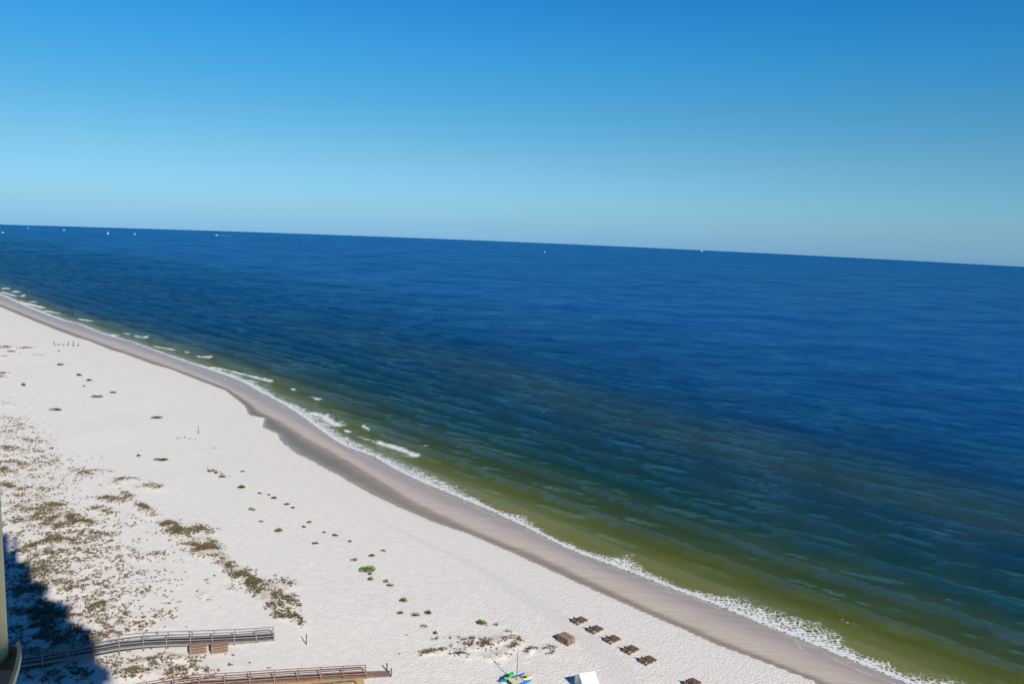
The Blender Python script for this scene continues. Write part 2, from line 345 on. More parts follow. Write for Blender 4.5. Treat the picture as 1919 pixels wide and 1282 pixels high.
# ------------------------------------------------------------------ sea
def px2(pts,z=ZS): 
    q=np.array(pts,float); return gp(q[:,0],q[:,1],z)
BRK=[([(712,832),(740,840),(778,855)],1.5,.55),([(585,776),(605,780),(632,797)],1.9,.3),([(395,689),(430,695),(465,704),(508,715)],1.0,.4),([(290,650),(325,656)],1.0,.4),
([(370,667),(392,670)],1.2,.4),([(345,658),(352,660)],.9,.3),([(150,599),(171,602)],1.6,.4),([(84,583),(111,588)],1.3,.3),([(38,566),(82,578)],1.5,.3),([(5,548),(30,555)],1.7,.3),([(7,541),(18,542)],2.0,.4),([(27,547),(36,549)],1.5,.4),([(40,554),(45,556)],1.4,.4),([(58,565),(66,566)],1.6,.4),
([(208,628),(218,630)],1.3,.3),([(236,625),(242,626)],1.1,.35),([(253,629),(262,631)],1.2,.35),([(268,632),(276,633)],1.1,.3),([(585,745),(599,748)],.9,.4),([(548,728),(553,729)],.6,.3),
([(1776,1127),(1792,1131)],.2,.35),([(1578,1163),(1590,1168)],.16,.3),([(1600,1168),(1612,1174)],.1,.2),([(1683,1177),(1697,1180)],.16,.3),([(1011,769),(1019,771)],.3,.4),([(1297,898),(1301,899)],.35,.3),([(648,808),(654,811)],.6,.3),([(672,820),(698,829)],.45,.3),([(790,837),(800,835)],.5,.0),([(680,800),(692,806)],.5,.1),([(1318,1055),(1322,1056)],.3,.2)]
X,Y,Rr=polar(60,4600,1.0052,41,.1,120)
t=X*Dv[0]+Y*Dv[1]; s=X*Nv[0]+Y*Nv[1]; F=ev(Fs,t); sf=s-F
O=np.maximum(ev(Oc,t)-ev(Fc,t)+1.0*vn(t/14,t*0+.5,88)*(t<260)+.3,.8); 
# swell parallel to the shore
ph=s+1.6*(fbm(t/40,s/60,3,2)-.5)*3.5+.03*(t-100)
def pk(x): return .5+.33*(np.sin(x)+.42*np.sin(2*x)+.18*np.sin(3*x))
amp=(.70*sm(sf,0,7)*(1-.8*sm(sf,60,190)))*(.45+1.3*np.clip(fbm(t/38,s/10,9,3)-.25,0,1))
Z=amp*(pk(2*np.pi*ph/9.5)-.5)*1.5
Z+=.07*sm(sf,2,12)*np.sin(2*np.pi*(ph*1.0+.15*t)/5.3+3*vn(t/15,s/15,4))
# wind chop
def saw(q): return np.sin(q)+.4*np.sin(2*q)+.14*np.sin(3*q)
res=np.maximum(Rr*.0052,Rr*.0018)
for i in range(46):
    wl=1.6*1.09**i if i<34 else rng.uniform(9,26)
    if wl>26: wl=rng.uniform(6,18)
    a=R_(22+rng.normal(0,15)); ps=rng.uniform(0,7)
    am=.014*wl**.75*(.55 if wl>9 else 1)
    k=2*np.pi/wl; fil=sm(wl/res,2.5,5)
    Z+=fil*am*.55*saw(k*(X*math.sin(a)+Y*math.cos(a))+ps)*(.5+vn(X/(wl*4),Y/(wl*4),i))*sm(sf,0,14)*(.45+.55*sm(sf,10,80))
brk=np.zeros_like(X)
for pts,wd,hh in BRK:
    P=px2(pts); L=P[0]; c=P.mean(0); rad=np.hypot(*(P[0]-P[-1]))+12
    m=(np.abs(X-c[0])<rad)&(np.abs(Y-c[1])<rad)
    if not m.any(): continue
    x,y=X[m],Y[m]; q=pldist(x,y,P)
    brk[m]=np.maximum(brk[m],1.15-q/(wd*1.3*(.45+1.1*vn(x/1.7,y/1.7,5))))
    P2=P+Nv[None]*wd*.8; dd=(P2[-1]-P2[0]); dd/=np.hypot(*dd); ext=np.vstack([P2[0]-dd*wd*2.5,P2,P2[-1]+dd*wd*3.5]); q2=pldist(x,y,ext)
    Z[m]+=hh*.8*np.exp(-(q2/(wd*.75))**2)
Z*=sm(sf,-1.5,3)
Z=Z+ZS+.02+drop(X,Y)
def sea_mat():
    k=N('sea_water'); s=k.attr('s'); sf=k.attr('sf'); pos=k.geo()
    big=k.noise(k.geo(rot=R_(48),scale=(.12,1,1)),.06,4,.6)
    sw=k.math('ADD',sf,k.math('MULTIPLY',k.math('SUBTRACT',big,.5),k.mr(sf,0,60,4,24)))
    f=k.math('DIVIDE',sw,300)
    body=k.ramp(f,[(0,(.25,.225,.09)),(.010,(.18,.18,.04)),(.026,(.112,.128,.020)),(.05,(.046,.070,.018)),(.105,(.006,.040,.036)),(.19,(.002,.033,.058)),(.24,(.014,.046,.050)),(.275,(.013,.046,.053)),(.345,(.001,.036,.098)),(.5,(.0005,.044,.148)),(1,(0.0005,.060,.225))])
    left=k.math('MULTIPLY',k.math('MULTIPLY',k.mr(k.attr('t'),130,420),k.mr(sf,1,22)),k.mr(sf,80,200,1,0)); body=k.mix(k.math('MULTIPLY',left,.8),body,(.003,.045,.14))  # bluer grazing reflection far along the shore, painted into the body colour
    patch=k.noise(k.geo(rot=R_(48),scale=(.35,1,1)),.045,5,.6); body=k.mix(k.mr(patch,.38,.68,0,.45),body,(.70,.80,.92),'MULTIPLY')
    # wind chop bump, crests roughly along azimuth 112
    c1=k.noise(k.geo(rot=R_(24),scale=(.26,1,1)),.55,8,.72,.1)
    c2=k.noise(k.geo(rot=R_(36),scale=(.45,1,1)),1.3,6,.66,.3)
    c3=k.noise(k.geo(rot=R_(14),scale=(.2,1,1)),.085,4,.6,.2)
    h=k.math('ADD',k.math('MULTIPLY',c1,1.0),k.math('MULTIPLY',c2,.5)); h=k.math('ADD',h,k.math('MULTIPLY',c3,k.mr(sf,60,400,.2,1.6)))
    nm=k.bump(h,k.mr(sf,0,25,.35,1),k.mr(sf,10,260,1.15,4.2))
    # foam
    fw=k.attr('fw'); fn=k.noise(pos,1.0,7,.66,.9); fn2=k.noise(k.geo(rot=R_(48),scale=(.5,1,1)),.35,4,.6)
    vo=k.n('TexVoronoi'); vo.feature='DISTANCE_TO_EDGE'; wv=k.n('VectorMath',operation='ADD'); nn=k.n('TexNoise'); nn.inputs['Scale'].default_value=.8; k.put(nn.inputs['Vector'],pos)
    k.t.links.new(nn.outputs['Color'],wv.inputs[0]); k.t.links.new(pos,wv.inputs[1]); k.put(vo.inputs['Vector'],wv.outputs[0]); vo.inputs['Scale'].default_value=1.7
    lace=k.mr(vo.outputs['Distance'],0,.22,1,0)
    prof=k.math('SUBTRACT',1.02,k.math('DIVIDE',k.math('ADD',sf,k.math('MULTIPLY',k.math('SUBTRACT',fn2,.42),5.0)),fw))
    prof=k.mr(prof,-.15,.8,0,1,True)
    a=k.math('ADD',k.math('MULTIPLY',fn,.8),k.math('MULTIPLY',lace,.40))
    band=k.mr(k.math('ADD',a,k.math('MULTIPLY',prof,.60)),1.0,1.16)
    band=k.math('MULTIPLY',band,k.mr(prof,0,.12)); 
    lead=k.mr(k.math('ABSOLUTE',k.math('SUBTRACT',sf,k.math('ADD',.35,k.math('MULTIPLY',fn2,.25)))),.12,.42,1,0)
    fl=k.math('MAXIMUM',band,k.math('MULTIPLY',lead,k.mr(fn,.32,.5,.35,1)))
    bn=k.noise(k.geo(rot=R_(48),scale=(.45,1,1)),2.0,8,.8,.5); br=k.math('MULTIPLY',k.mr(k.attr('brk'),.02,.2),1.0); br=k.math('MULTIPLY',br,k.mr(k.math('ADD',k.attr('brk'),k.math('ADD',k.math('MULTIPLY',k.math('SUBTRACT',fn,.5),1.6),k.math('MULTIPLY',k.math('SUBTRACT',bn,.5),2.6))),.45,.95))
    trail=k.mr(k.math('ADD',a,k.math('MULTIPLY',k.attr('res'),.4)),1.1,1.22,0,.6)
    foam=k.math('MAXIMUM',k.math('MAXIMUM',fl,br),k.math('MULTIPLY',trail,k.mr(k.attr('res'),.05,.3)))
    # body colour below a rippled surface whose grazing reflection is limited by the waves hiding one another
    df=k.n('BsdfDiffuse'); k.put(df.inputs['Color'],body)
    gl=k.n('BsdfGlossy'); k.put(gl.inputs['Color'],k.mix(k.mr(sf,15,110),(.62,.82,.86),(.34,.78,1.0))); k.put(gl.inputs['Roughness'],k.mr(s,100,400,.06,.16)); k.put(gl.inputs['Normal'],nm)
    lw=k.n('LayerWeight'); lw.inputs['Blend'].default_value=.5; k.put(lw.inputs['Normal'],nm)
    g1=k.noise(k.geo(rot=R_(22),scale=(.42,1,1)),.035,15,.88,.1); g2n=k.n('TexNoise',noise_type='RIDGED_MULTIFRACTAL',normalize=False); k.put(g2n.inputs['Vector'],k.geo(rot=R_(30),scale=(.30,1,1))); g2n.inputs['Scale'].default_value=.30; g2n.inputs['Detail'].default_value=5; g2n.inputs['Roughness'].default_value=.62; g2n.inputs['Distortion'].default_value=.25; g2=g2n.outputs['Fac']; painted_sheen=k.math('MULTIPLY',k.mr(g1,.39,.60,k.mr(sf,40,220,.6,.15),k.mr(sf,40,220,1.35,1.9)),k.mr(g2,.5,1.9,1.6,.15))
    fac=k.math('MULTIPLY',painted_sheen,k.math('ADD',.022,k.math('MULTIPLY',k.math('POWER',lw.outputs['Facing'],4.2),k.mr(sf,10,260,.36,.80))))
    mx=k.n('MixShader'); k.put(mx.inputs[0],fac); k.t.links.new(df.outputs[0],mx.inputs[1]); k.t.links.new(gl.outputs[0],mx.inputs[2])
    fd=k.n('BsdfDiffuse'); k.put(fd.inputs['Color'],(.74,.76,.75,1)); k.put(fd.inputs['Normal'],k.bump(foam,.5,.15))
    m2=k.n('MixShader'); k.put(m2.inputs[0],foam); k.t.links.new(mx.outputs[0],m2.inputs[1]); k.t.links.new(fd.outputs[0],m2.inputs[2])
    k.t.links.new(m2.outputs[0],k.o.inputs['Surface']); k.t.nodes.remove(k.b)
    return k.m
resid=np.clip(1-np.abs(sf-O*.9)/(O*1.3),0,1)*(O>3.2)*np.clip(fbm(t/9,s/9,77,2)*2-.6,0,1)
sea=grid_mesh('sea',X,Y,Z,dict(s=s,t=t,sf=sf,fw=O,brk=brk,res=resid),sea_mat()); tag(sea,kind='structure')

# ------------------------------------------------------------------ dune grass (uncountable)
def grass_mat():
    k=N('dune_grass'); a=k.attr('tone'); c=k.ramp(a,[(0,(.22,.14,.085)),(.35,(.20,.15,.08)),(.6,(.155,.14,.065)),(.85,(.11,.125,.05)),(1,(.27,.235,.15))])
    return k.fin(c,.75,None,.2)
def tufts(name,P,size,tone,mat,nb=9,wide=.05):
    n=len(P); tot=n*nb; ang=rng.uniform(0,2*np.pi,tot); rep=np.repeat(np.arange(n),nb)
    sz=size[rep]*rng.uniform(.5,1.15,tot); lean=rng.uniform(.25,1.0,tot)
    base=P[rep]+np.stack([rng.normal(0,.16,tot)*size[rep],rng.normal(0,.16,tot)*size[rep],np.zeros(tot)-.03],1)
    dx=np.stack([np.cos(ang),np.sin(ang)],1); hx=np.stack([-dx[:,1],dx[:,0]],1)
    wd=wide*rng.uniform(.6,1.3,tot)
    mid=base.copy(); mid[:,:2]+=dx*(sz*lean*.45)[:,None]; mid[:,2]+=sz*.55
    tip=base.copy(); tip[:,:2]+=dx*(sz*lean)[:,None]; tip[:,2]+=sz*(.85-.45*lean)
    v=np.empty((tot,5,3)); v[:,0]=base;v[:,1]=base;v[:,2]=mid;v[:,3]=mid;v[:,4]=tip
    v[:,0,:2]-=hx*(wd*.5)[:,None]; v[:,1,:2]+=hx*(wd*.5)[:,None]; v[:,2,:2]+=hx*(wd*.5)[:,None]; v[:,3,:2]-=hx*(wd*.5)[:,None]
    me=bpy.data.meshes.new(name); me.vertices.add(tot*5); me.vertices.foreach_set('co',v.reshape(-1).astype(np.float32))
    b=np.arange(tot)*5; quad=np.stack([b,b+1,b+2,b+3,b+3,b+2,b+4],1).reshape(-1)
    me.loops.add(tot*7); me.loops.foreach_set('vertex_index',quad.astype(np.int32)); me.polygons.add(tot*2)
    ls=np.stack([np.arange(tot)*7,np.arange(tot)*7+4],1).reshape(-1); lt=np.tile([4,3],tot)
    me.polygons.foreach_set('loop_start',ls.astype(np.int32)); me.polygons.foreach_set('loop_total',lt.astype(np.int32))
    at=me.attributes.new('tone','FLOAT','POINT'); at.data.foreach_set('value',np.repeat(np.clip(tone[rep]+rng.normal(0,.12,tot),0,1),5).astype(np.float32))
    me.update(); me.validate(); me.materials.append(mat); o=bpy.data.objects.new(name,me); COL.objects.link(o); return o
GM=grass_mat()
pts=[]
for P0,inv,dn,ar,a,b in _pc:
    r=math.hypot(*P0); per=19 if r<150 else (13.0 if r<230 else 5)
    n=int(min(ar*1.5,20000)*dn*per*1.1)
    if n<4: n=4
    u=rng.normal(0,.6,(n,2)); pts.append(P0[None]+u[:,:1]*a[None]+u[:,1:]*b[None])
# thin sprinkling over the back beach
n=30000; tt=rng.uniform(60,360,n); ss=rng.uniform(-60,58,n); pr=np.stack([tt*Dv[0]+ss*Nv[0],tt*Dv[1]+ss*Nv[1]],1)
dens=np.clip(fbm(pr[:,0]/9,pr[:,1]/9,51,3)*2-.85,0,1)*(.06+.94*sm(-ss,-34,-8)); pr=pr[rng.uniform(0,1,n)<dens]
pts.append(pr); P=np.vstack(pts)
cl=fbm(P[:,0]/1.4,P[:,1]/1.4,61,3); keep=(cl>rng.uniform(.30,.62,len(P))); P=P[keep]
P=P[(P@Nv<74)&(P[:,1]>35)]
zz=hgt(P[:,0],P[:,1])+drop(P[:,0],P[:,1]); P3=np.column_stack([P,zz]); dist=np.hypot(P[:,0],P[:,1])
tone=np.clip(.45+.9*(fbm(P[:,0]/6,P[:,1]/6,71,2)-.4)+rng.normal(0,.12,len(P)),0,1)
size=rng.uniform(.18,.46,len(P))*(1+.25*sm(dist,150,300))
g=tufts('dune_grass',P3,size,tone,GM,8,.055*1.0); tag(g,'sparse brown and olive dune grass growing in patches over the white sand','grass',kind='stuff')
print('tufts',len(P))

# ------------------------------------------------------------------ single beach plants
LM={}
def leafmat(key,a,b):
    if key not in LM:
        k=N('foliage_'+key); f=k.attr('tone'); LM[key]=k.fin(k.mix(f,a,b),.55,None,.3)
    return LM[key]
leafmat('bright',(.075,.14,.012),(.17,.26,.03)); leafmat('green',(.045,.07,.015),(.12,.155,.035)); leafmat('dull',(.06,.065,.035),(.13,.125,.075)); leafmat('brown',(.075,.05,.035),(.16,.12,.075))
def plant(px,py,wp,hp,key,label,name='beach_plant',cat='plant',tall=.35,elong=0,dens=1.0,group='low plants on the upper beach'):
    tall*=1.45; g0=ground(px,py+hp*.3); k=ppm(g0.x,g0.y); W_=wp*1.12/k; dp=max(W_*.6,min(W_*1.4,(hp/k-tall*.85)/.5)) 
    n=int(np.clip(170*dens*W_*dp,75,900)); rr=np.random.default_rng(int(px*7+py))
    # a few lobes give an uneven outline
    L=max(2,int(W_*1.5)); lc=[(rr.uniform(-.27,.27)*W_,rr.uniform(-.24,.24)*dp,rr.uniform(.28,.5)) for _ in range(L)]
    sl_=(gz(g0.x+.5,g0.y)-gz(g0.x-.5,g0.y),gz(g0.x,g0.y+.5)-gz(g0.x,g0.y-.5))
    vs=[];fs=[];tn=[]
    for i in range(n):
        lx,ly,lr=lc[rr.integers(L)]; a=rr.uniform(0,2*math.pi); q=math.sqrt(rr.uniform(0,1))
        x=lx+math.cos(a)*q*lr*W_*.75; y=ly+math.sin(a)*q*lr*dp*.75; x0=x+elong*y
        z=tall*(1-.75*q*q)*rr.uniform(.15,1.0)
        zb=sl_[0]*x0+sl_[1]*y
        l=rr.uniform(.08,.17); wl=l*rr.uniform(.35,.6); yaw=rr.uniform(0,2*math.pi); up=rr.uniform(.1,1.1)
        d=Vector((math.cos(yaw)*math.cos(up),math.sin(yaw)*math.cos(up),math.sin(up))); r=Vector((-math.sin(yaw),math.cos(yaw),rr.uniform(-.5,.5))).normalized()
        c=Vector((x0,y,zb+z)); b=len(vs)
        vs+=[c-d*l*.6,c+r*wl*.6,c+d*l*.7,c-r*wl*.6]; fs.append((b,b+1,b+2,b+3)); tn+=[rr.uniform(0,1)]*4
    me=bpy.data.meshes.new(name); me.from_pydata([tuple(v) for v in vs],[],fs); at=me.attributes.new('tone','FLOAT','POINT'); at.data.foreach_set('value',tn)
    me.materials.append(LM[key]); o=bpy.data.objects.new(name,me); COL.objects.link(o); o.location=g0
    return tag(o,label,cat,group)
PL=[
(902,1168,24,10,'bright','bright green low shrub just above the grass patch seaward of the reddish boardwalk',.45,1.6),
(684,1062,30,26,'bright','largest bright green shrub, a long mound on the open sand',.5,1.4),
(664,1049,12,9,'green','small dark green shrub touching the upper left end of the long green mound',.35,1.2),
(697,1085,14,10,'bright','bright green shrub just below the long green mound',.4,1.4),
(693,1076,8,6,'green','tiny dark shrub squeezed between the long mound and the bright shrub below it',.3,1.2),
(725,1090,11,8,'green','upper left of two small dark shrubs right of the long mound',.35,1.3),
(733,1097,12,8,'green','lower right of two small dark shrubs right of the long mound',.35,1.3),
(757,1125,17,11,'green','diamond shaped dark green shrub alone above the faded grey clump',.4,1.3),
(750,1145,16,14,'dull','faded grey clump with sparse stems below the diamond shaped shrub',.25,.4),
(778,1152,14,13,'green','dark green upright shrub left of the arched shrub near the pale dune',.45,1.3),
(802,1147,18,11,'green','dark green arched shrub right of the upright shrub near the pale dune',.4,1.3),
(791,1174,20,6,'dull','thin grey clump below the upright and arched shrubs',.25,.4),
(814,1187,14,7,'green','small olive shrub at the upper left edge of the pale grassy dune',.3,1.0),
(520,993,15,12,'bright','round bright yellow green shrub standing alone on the middle beach',.45,1.8),
(471,955,13,7,'bright','small bright green shrub halfway between the dark oval shrub and the round bright one',.35,1.4),
(452,913,17,7,'green','dark green oval shrub at the head of the line of beach plants',.4,1.8),
(592,1018,14,7,'green','small dark green shrub alone left of the long mound',.3,1.3),
(695,1041,15,5,'green','flat dark green shrub above right of the long mound',.25,1.3),
(718,1033,12,3,'dull','thin grey sprig topmost right of the long mound',.2,.8),
(486,925,10,3,'dull','grey sprig first in the dotted row below the dark oval shrub',.2,1.2),
(504,928,6,2.5,'dull','smallest grey sprig, second in the dotted row below the dark oval shrub',.2,1),
(518,933,16,5,'dull','widest grey clump, third in the dotted row below the dark oval shrub',.25,1.3),
(536,945,14,4,'dull','grey clump fourth in the dotted row below the dark oval shrub',.2,1),
(548,952,10,3,'green','greenish sprig at the lower end of the dotted row below the dark oval shrub',.2,1.2),
(578,979,10,4,'green','green sprig above the flatter one between the dotted row and the long mound',.25,1.3),
(571,988,12,4,'green','flat green sprig below the taller one between the dotted row and the long mound',.2,1.2),
(609,998,10,3,'dull','grey sprig left of the wider one between the sprigs and the long mound',.2,1),
(628,1004,14,4,'dull','wide grey clump above left of the long mound',.22,1.2),
(656,1015,11,4,'dull','grey sprig nearest above the long mound',.22,1.2),
(492,978,14,3,'dull','faint grey clump left of the round bright shrub',.15,.5),
(395,882,12,7,'green','upper dark shrub of the short green chain on the middle beach',.35,1.2),
(404,886,10,5,'green','middle dark shrub of the short green chain on the middle beach',.3,1.1),
(416,893,13,8,'green','lower dark shrub of the short green chain on the middle beach',.35,1.1),
(455,884,9,3,'dull','lone grey sprig right of the short green chain',.25,1),
(260,854,11,5,'green','lone dark green tuft left of the arched tuft on the middle beach',.35,1.3),
(300,862,24,5,'green','dark arched tuft right of the lone tuft on the middle beach',.35,1.1),
(295,783,28,3,'dull','flat grey brown clump on the far middle beach',.3,1.0),
(43,722,11,5,'brown','dark brown peaked shrub standing alone on the far left sand',.7,1.6),
(150,703,12,4,'green','dark green mound uppermost in the chain of far beach plants',.5,1.4),
(163,713,15,3.5,'dull','grey clump just below the green mound in the far chain',.4,1),
(156,724,7,2.5,'dull','tiny grey sprig under the grey clump in the far chain',.3,1),
(183,743,22,6,'brown','widest brown clump of the far chain of plants',.5,1.1),
(213,736,14,3,'dull','grey sprig to the right of the widest brown clump',.4,1),
(104,768,20,5,'green','green and brown clump on the far sand below the lone brown shrub',.5,1.1),
(112,684,14,3,'green','small green clump seaward of the far dune grass',.5,1.1),
(111,658,6,3,'dull','tiny grey plant below the weathered stakes',.4,1),
(388,1256,14,20,'brown','bare twiggy bush just behind the reddish boardwalk',.9,.35),
]
for px,py,wp,hp,key,lab,tall,dn in PL: plant(px,py,wp,hp,key,lab,tall=tall,dens=dn,name='beach_shrub' if key in('bright','green') else 'beach_plant',cat='shrub' if key in('bright','green') else 'plant')

# ------------------------------------------------------------------ wood
WG=simple('weathered_grey_wood',(.30,.28,.25),(.20,.185,.17),.85,2.2,6,.01)
WG2=simple('grey_deck_boards',(.17,.16,.165),(.11,.10,.11),.85,1.5,6,.01,stretch=(1,1,1))
WR=simple('reddish_timber',(.34,.205,.13),(.23,.135,.09),.8,2.0,6,.01)
WRD=simple('reddish_deck_boards',(.29,.20,.165),(.20,.135,.11),.85,1.4,6,.01)
WY=simple('pale_new_pine',(.62,.47,.24),(.50,.36,.17),.8,1.5,5,.01)
WB=simple('brown_lounger_wood',(.215,.135,.085),(.125,.080,.055),.75,4,6,.006)
WB2=simple('sunlit_lounger_wood',(.38,.26,.20),(.25,.165,.125),.75,4,6,.006)  # wood of the piles, sun on their tops painted in as lighter pink
WD=simple('dark_post_wood',(.12,.09,.075),(.07,.055,.05),.8,4,5,.01)
def V2(p,z): return Vector((p[0],p[1],z))
def boardwalk(name,label,near,width,zd,rail_h,mats,rail_from,rail_to_n,rail_to_f,rails,cap,fascia,far_off=0,postw=.1,lower=0.0):
    """near: ground positions of the near posts (left to right), zd: deck height at each"""
    MP,MD,MR_,MF=mats; n=len(near); root=empty(name,(near[0][0],near[0][1],gz(*near[0])))
    inv=-Vector(root.location)
    far=[]
    for i in range(n):
        a=near[max(i-1,0)]; b=near[min(i+1,n-1)]; d=(b-a)/np.hypot(*(b-a)); far.append(near[i]+np.array([-d[1],d[0]])*width)
    zn=[gz(*p) for p in near]; z=[zn[i]+zd[i] for i in range(n)]
    def L(m,nm,mat): return m.build(nm,mat,root)
    def loc(m): 
        m.v=[tuple(Vector(v)+inv) for v in m.v]; return m
    # deck boards
    m=MB()
    for i in range(n-1):
        a0,a1=V2(near[i],z[i]),V2(near[i+1],z[i+1]); b0,b1=V2(far[i],z[i]),V2(far[i+1],z[i+1])
        k=max(1,int((a1-a0).length/.15))
        for j in range(k):
            u=(j+.5)/k; p=a0.lerp(a1,u); q=b0.lerp(b1,u); dz=random.uniform(-.006,.006)
            m.bar(p+Vector((0,0,dz)),q+Vector((0,0,dz)),(a1-a0).length/k-.012,.04)
    L(loc(m),'deck',MD)
    for side,ps,rt,nm in((0,near,rail_to_n,'near'),(1,far,rail_to_f,'far')):
        m=MB()
        for i in range(n-1):
            m.bar(V2(ps[i],z[i]-.14),V2(ps[i+1],z[i+1]-.14),.05,.22)
        L(loc(m),'joist',MF if side==0 else MP)
        off=(np.array(far[0])-near[0]); off=off/np.hypot(*off)*(-.07 if side==0 else .07)
        for i in range(n):
            if i<rail_from or i>rt: 
                if i<n: 
                    m=MB(); p=ps[i]+off*.2; m.bar(V2(p,zn[i]-.4),V2(p,z[i]-.02),.12,.12); L(loc(m),'post',MP)
                continue
            p=ps[i]+off; m=MB(); g_=gz(*p); m.bar(V2(p,g_-.4),V2(p,z[i]+rail_h),postw,postw); L(loc(m),'post',MP)
        for hh,ww,th in rails:
            m=MB()
            for i in range(rail_from,rt): 
                p,q=ps[i]+off,ps[i+1]+off; m.bar(V2(p,z[i]+hh),V2(q,z[i+1]+hh),ww,th)
            L(loc(m),'rail',MR_)
    return tag(root,label,name.replace('_',' '))
# near posts of the grey boardwalk: ground contact, photo left to right
pa=np.array([(-40,1281),(-2,1272),(36,1264),(80,1257),(128,1248),(176,1239),(224,1230),(269,1222),(312,1218),(357,1215.5),(398,1213),(439,1210),(480,1206),(513,1202)],float)
na=[np.array(ground(a,b))[:2] for a,b in pa]
pb=np.array([(230,1322),(275,1313),(325,1305),(373,1298.5),(421,1295),(468,1291),(514,1287),(558,1283.5),(601,1280),(644,1276.5),(686,1272.8),(731,1269.5)],float)
nb_=[np.array(ground(a,b))[:2] for a,b in pb]
def main_objects():
    boardwalk('boardwalk','weathered grey boardwalk with rails running out of the building shadow to the beach',na,1.3,[1.0,1.0,.95,.95,.95,.95,.95,.75,.62,.55,.5,.42,.3,.22],.80,(WG,WG2,WG,WG),0,13,13,[(.79,.15,.045),(.42,.045,.10)],None,None)
    boardwalk('boardwalk','reddish timber boardwalk with railings along the bottom edge, its last section unrailed',nb_,1.08,[.6,.6,.6,.6,.55,.5,.45,.4,.34,.28,.2,.1],.74,(WR,WRD,WR,WR),0,10,10,[(.72,.12,.045),(.40,.045,.09)],None,None,postw=.11)
    # pale wooden ramp beside the reddish boardwalk
    m=MB(); o0=nb_[-2]; dirv=(nb_[-2]-nb_[-4]); dirv/=np.hypot(*dirv); nrm=np.array([-dirv[1],dirv[0]])
    base=Vector((o0[0],o0[1],gz(*o0)))
    root=empty('wooden_ramp',base)
    for j in range(54):
        c=o0-dirv*(.3+j*.15)-nrm*.75; zz_=gz(*c)+.10+.004*j
        m.bar(V2(c-nrm*.55,zz_)-base,V2(c+nrm*.60,zz_)-base,.138,.04)
    m.build('deck',WY,root)
    for s_ in (-.5,.5):
        m=MB(); a=o0-dirv*.25-nrm*(.75-s_); b=o0-dirv*8.3-nrm*(.75-s_); m.bar(V2(a,gz(*a)+.03)-base,V2(b,gz(*b)+.22)-base,.06,.16); m.build('joist',WY,root)
    rp=[o0-dirv*(1.0+2.44*i)-nrm*1.38 for i in range(4)]
    for p in rp:
        m=MB(); m.bar(V2(p,gz(*p)-.3)-base,V2(p,gz(*p)+.75)-base,.1,.1); m.build('post',WR,root)
    m=MB()
    for a,b in zip(rp[:-1],rp[1:]): m.bar(V2(a,gz(*a)+.72)-base,V2(b,gz(*b)+.72)-base,.13,.045)
    m.build('rail',WR,root)
    tag(root,'pale new pine ramp lying along the near side of the reddish boardwalk','ramp')
    # two end posts of the reddish boardwalk
    for (px,py,h,lab) in ((725,1258.5,.85,'short dark post at the far corner of the reddish boardwalk end'),(733,1268.5,.85,'short dark post at the near corner of the reddish boardwalk end')):
        g_=ground(px,py); m=MB(); m.tube([(0,0,-.3),(0,0,h*.6),(.01,0,h)],[.075,.075,.07],8); m.box((0,0,h+.012),(.16,.16,.03)); o=m.build('wooden_post',WD); o.location=g_; tag(o,lab,'post','end posts of the reddish boardwalk')
    g_=ground(574.2,1209); m=MB(); m.tube([(0,0,-.3),(0,0,.7),(.01,0,1.3)],[.06,.055,.05],8); m.box((0,0,1.31),(.12,.12,.03)); o=m.build('marker_post',WD); o.location=g_; tag(o,'thin dark marker post with a slanting shadow beyond the grey boardwalk end','post')
    g_=ground(372,813); m=MB(); m.tube([(0,0,-.3),(0,0,2.0)],[.05,.04],7); m.tube([(0,0,.5),(.35,0,.42)],.03,6); o=m.build('beach_stake',WD); o.location=g_; tag(o,'lone thin stake standing on the far middle beach','stake')
    # far stakes with a sagging rope
    px=[101.7,110,119,128.3]; gs=[ground(x,648) for x in px]; root=empty('rope_fence',gs[0])
    for i,g_ in enumerate(gs):
        m=MB(); h=1.5 if i in(0,3) else .7; m.tube([(g_-gs[0])+Vector((0,0,-.3)),(g_-gs[0])+Vector((0,0,h))],.11,7); m.build('post',WD,root)
    m=MB()
    for a,b in zip(gs[:-1],gs[1:]): m.tube([(a-gs[0]).lerp(b-gs[0],u)+Vector((0,0,.55-.6*u*(1-u))) for u in np.linspace(0,1,6)],.05,6)
    m.build('rope',WD,root); tag(root,'low weathered rope fence with dark stakes on the far sand','fence')
    for px_,h,lab in((137.5,1.9,'tall dark stake right of the far rope fence'),(146.5,1.0,'short dark stake farthest right of the rope fence')):
        g_=ground(px_,648.5); m=MB(); m.tube([(0,0,-.3),(0,0,h*.5),(.04,0,h)],[.12,.12,.09],7); m.box((0,0,.08),(.7,.3,.2)); o=m.build('beach_stake',WD); o.location=g_; tag(o,lab,'stake')

    # ---------------- double loungers
    def lounger(mat,raised,name='double_lounger'):
        root=empty(name,(0,0,0)); Lg,Wd=1.85,1.22
        m=MB()
        for y in(-Wd/2+.03,-.06,.06,Wd/2-.03): m.box((0,y,.21),(Lg,.045,.13))
        for x in(-Lg/2+.02,Lg/2-.02,.12): m.box((x,0,.213),(.045,Wd-.1,.12))
        m.build('frame',mat,root)
        for x in(-Lg/2+.12,.1,Lg/2-.12):
            for y in(-Wd/2+.055,Wd/2-.055):
                m=MB(); m.box((x,y,.065),(.09,.07,.17)); m.build('leg',mat,root)
